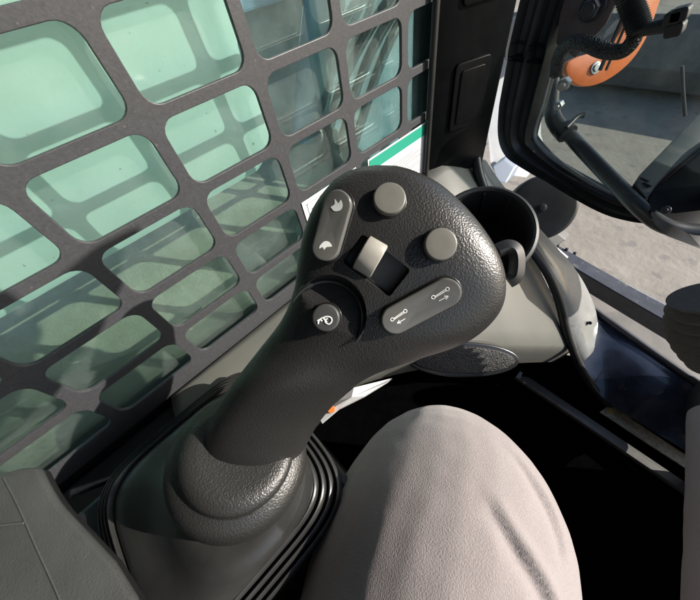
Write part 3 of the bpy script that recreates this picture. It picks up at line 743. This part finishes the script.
link('boot_collar', loft(R), M['collar'], joy, smooth=60)

# ================================================================== cup holder
cup = thing('cup_holder', 'round black plastic cup holder with a slot and clip beside the joystick', 'cup holder')
cc = at(483, 231, 0.375); CR = 0.0585
up = (Vector((0.0, 0.03, 1)) * .5 + toward(ray(483, 232)) * .62).normalized(); fc = Frame(cc, (at(530, 240, .375) - cc), up)
a0 = math.radians(-62)
prof_c = [(CR - .004, -.088), (CR - .004, -.004), (CR - .003, -.001), (CR, 0.0005), (CR + .003, -.001), (CR + .0042, -.005), (CR + .002, -.012), (CR + .0005, -.05), (CR - .002, -.092)]
R = []
NA = 60
for k in range(NA + 1):
    a = a0 - (2 * math.pi - math.radians(24)) * k / NA
    ca, sa = math.cos(a), math.sin(a)
    R.append([fc(r_ * ca, r_ * sa, h) for r_, h in prof_c])
link('cup_wall', loft(R), M['black'], cup, smooth=40)
link('cup_floor', disc(fc, CR - .003, -.096, -.086, .001), M['black'], cup)
for k in range(5):
    a = math.radians(60 + 34 * k)
    link('inner_rib', tube([fc((CR - .005) * math.cos(a), (CR - .005) * math.sin(a), -.004), fc((CR - .006) * math.cos(a), (CR - .006) * math.sin(a), -.084)], .0022, 8, 1), M['black'], cup, smooth=60)
clip = [at(497, 251, .352), at(508, 247, .35), at(515, 251, .349), at(517, 262, .35), at(515, 276, .352), at(508, 281, .355)]
link('clip', tube(clip, .0062, 10, 5, prof=[(-1, -1), (-1, 1), (-.7, 1.2), (.7, 1.2), (1, 1), (1, -1)]), M['black'], cup, smooth=35)
link('cup_bracket', prism([fc(-.02, -.03, -.09), fc(.03, -.03, -.09), fc(.03, .03, -.09), fc(-.02, .03, -.09)], (-.02, 0, -.055), .003), M['black'], cup)

# ================================================================== driver's legs
def blob_legs(paths):
    ms = []
    for pts in paths:
        P = catmull([p[:3] for p in pts], 6); n_ = len(P); rs = []
        for i in range(n_):
            f = i / 6; rs.append(interp([p[3] for p in pts], min(f, len(pts) - 1.0001)))
        ms.append(tube(P, rs, 28, 1, smooth_path=False))
    return merge(*ms)
LS = 1.17                                     # the left thigh rises to the camera's lower edge
LEG_L = [(.30, -.37, -.31, .09), (.22, -.26, -.30, .092), (.135, -.150, -.303, .094), (.046, -.032, -.303, .089), (.019, .026, -.303, .085), (.007, .050, -.325, .072), (-.002, .067, -.375, .060), (-.024, .10, -.46, .056), (-.02, .105, -.56, .048), (-.02, .10, -.65, .041)]
LEG_L = [tuple(c * LS for c in p) for p in LEG_L]
LEG_R = [(.34, -.433, -.38, .105), (.345, -.25, -.42, .098), (.345, -.05, -.46, .086), (.338, .10, -.49, .072), (.327, .234, -.545, .062), (.318, .36, -.585, .058), (.308, .48, -.625, .054), (.304, .54, -.65, .05)]
person = link('person', blob_legs([[(*p[:3], p[3] * .82) for p in LEG_L] + [(-.03, .13, -.772, .030), (-.035, .17, -.774, .025)], [(*p[:3], p[3] * .82) for p in LEG_R] + [(.304, .56, -.63, .030), (.304, .58, -.60, .025)]]), M['skin'])
remeshed(person, 0.008, 4)
person.data.materials.clear(); person.data.materials.append(M['skin'])
tag(person, 'seated driver in grey pink fleece trousers with knees spread apart', 'person')
trou = link('trousers', blob_legs([LEG_L, LEG_R]), M['cloth'], person)
remeshed(trou, 0.0030, 14)
# folds pressed into the cloth
tb = BVHTree.FromPolygons([v.co for v in trou.data.vertices], [tuple(p.vertices) for p in trou.data.polygons])
def tp(px, py): return tb.ray_cast(Vector((0, 0, 0)), ray(px, py).normalized())[0]
folds = [([(488, 503), (505, 530), (524, 560), (541, 588), (552, 612), (560, 640)], .0042, .012), ([(512, 455), (536, 488), (553, 520), (562, 560)], .0030, .012), ([(548, 488), (562, 515), (571, 540)], .0022, .010)]
segs = []
for pts, dep, sg in folds:
    q = [tp(*p) for p in pts]; q = [p for p in q if p]
    if len(q) > 1: segs.append((catmull(q, 24), dep, sg))
me = trou.data; nor = [v.normal.copy() for v in me.vertices]
from mathutils import noise
for v, n_ in zip(me.vertices, nor):
    d = 0
    for q, dep, sg in segs:
        k = min(range(len(q)), key=lambda i: (v.co - q[i]).length_squared)
        t = q[min(k + 1, len(q) - 1)] - q[max(k - 1, 0)]; t.normalize()
        w_ = v.co - q[k]; al = w_.dot(t); sd_ = (w_ - t * al).dot(t.cross(n_))     # signed distance across the fold
        env = math.sin(math.pi * min(1, max(0, (k + .6) / len(q)))) ** .6 * math.exp(-(al / .012) ** 2)
        if sd_ > 0: d += -dep * env * math.exp(-(sd_ / (.62 * sg)) ** 2)
        else: d += env * dep * (-math.exp(-(sd_ / (.26 * sg)) ** 2) + .7 * math.exp(-((sd_ + .60 * sg) / (.45 * sg)) ** 2))
    d += .0016 * noise.noise(v.co * 14) + .0004 * noise.noise(v.co * 60)
    v.co += n_ * d
me.update(); me.materials.clear(); me.materials.append(M['cloth'])
for p in me.polygons: p.use_smooth = True
for x0, y0 in ((-.03, .11),):
    R = []
    for t, w_, h_ in [(-.11, .02, .03), (-.10, .034, .055), (-.04, .038, .075), (.03, .040, .06), (.09, .046, .045), (.14, .04, .035), (.16, .015, .015)]:
        R.append([Vector((x0 + w_ * math.cos(2 * math.pi * j / 20), y0 + t, -.784 + h_ * max(0, .5 + .5 * math.sin(2 * math.pi * j / 20)))) for j in range(20)])
    link('shoe', loft(R), M['rubber'], person, smooth=50)

link('shoe', tube([(.306, .515, -.640), (.304, .56, -.640), (.303, .60, -.60), (.303, .625, -.53), (.303, .63, -.48)], [.054, .056, .052, .044, .02], 20, 5), M['rubber'], person, smooth=50)
# ================================================================== seat armrest bottom left, right hand gaiter
pad_ = thing('armrest', 'grey stitched vinyl armrest beside the ribbed joystick boot', 'armrest')
zt = -0.222
edge_px = [(36, 467), (45, 486), (57, 505), (83, 533), (109, 561), (131, 597), (150, 650)]
ol = [onZ(x, y, zt) for x, y in [(-6, 474), (18, 468)] + edge_px]
ol += [Vector((-.08, -.24, zt)), Vector((-.25, -.36, zt)), Vector((-.262, -.25, zt))]
link('cushion', prism(ol, (0, 0, -.008), .003), M['vinyl'], pad_, smooth=40)
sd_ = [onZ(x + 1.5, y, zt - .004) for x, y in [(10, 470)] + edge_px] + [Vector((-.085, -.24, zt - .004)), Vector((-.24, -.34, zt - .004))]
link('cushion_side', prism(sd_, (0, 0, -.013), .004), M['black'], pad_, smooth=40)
seam = [onZ(x, y, zt + .0004) for x, y in [(3, 478), (18, 507), (36, 548), (60, 602), (70, 640)]]
link('seam', tube([p - Vector((0, 0, .0003)) for p in seam], .0006, 8, 6), M['vinyl'], pad_, smooth=60)
seam = [onZ(x, y, zt + .0004) for x, y in [(-4, 526), (24, 523)]]
link('seam', tube(seam, .0008, 8, 4), M['trim'], pad_, smooth=60)

rg = thing('gaiter', 'ribbed dark grey gaiter at the right edge above the blue black sill', 'gaiter')
c0 = at(718, 330, .34); R = []
fg = Frame(c0, WX, (WX * -.5 - WZ * .2 - WY * .9))
for k in range(30):
    t = k / 29; rad = .030 + .010 * math.sin(math.pi * t) + .0032 * math.sin(k * 1.57)
    R.append([fg(rad * math.cos(2 * math.pi * j / 32), rad * math.sin(2 * math.pi * j / 32), -.045 + .09 * t) for j in range(32)])
link('support_bar', tube([c0, Vector((.45, c0.y, c0.z - .03)), Vector((.68, .42, c0.z - .06))], .014, 12, 5), M['rubber'], rg, smooth=60)
link('gaiter_sleeve', loft(R), M['gaiter'], rg, smooth=60)

# ================================================================== scrap of white plastic behind the grip
wp = [at(318, 416, .47), at(338, 400, .48), at(354, 388, .485), at(392, 377, .50), at(386, 383, .495), at(364, 396, .48), at(338, 408, .475), at(322, 423, .465)]
pc = thing('white_wrapper', 'crumpled white plastic wrapper with an orange spot below the side panel', 'wrapper')
wv = []
for p in wp: wv.append(p + Vector((0, 0, random.uniform(-.006, .006))))
cen = sum(wv, Vector()) / len(wv) + Vector((0, 0, .008))
V = wv + [cen] + [p + Vector((0, 0, -.004)) for p in wv]
F = [(i, (i + 1) % 8, 8) for i in range(8)] + [(i, (i + 1) % 8, 9 + (i + 1) % 8, 9 + i) for i in range(8)] + [tuple(range(9, 17))]
link('wrapper_sheet', mesh(V, F), M['paper'], pc)
fr = Frame(at(331, 409, .466), WX, -ray(331, 409))
link('orange_spot', disc(fr, .006, -.006, .001, .0005, 20), M['orange'], pc)
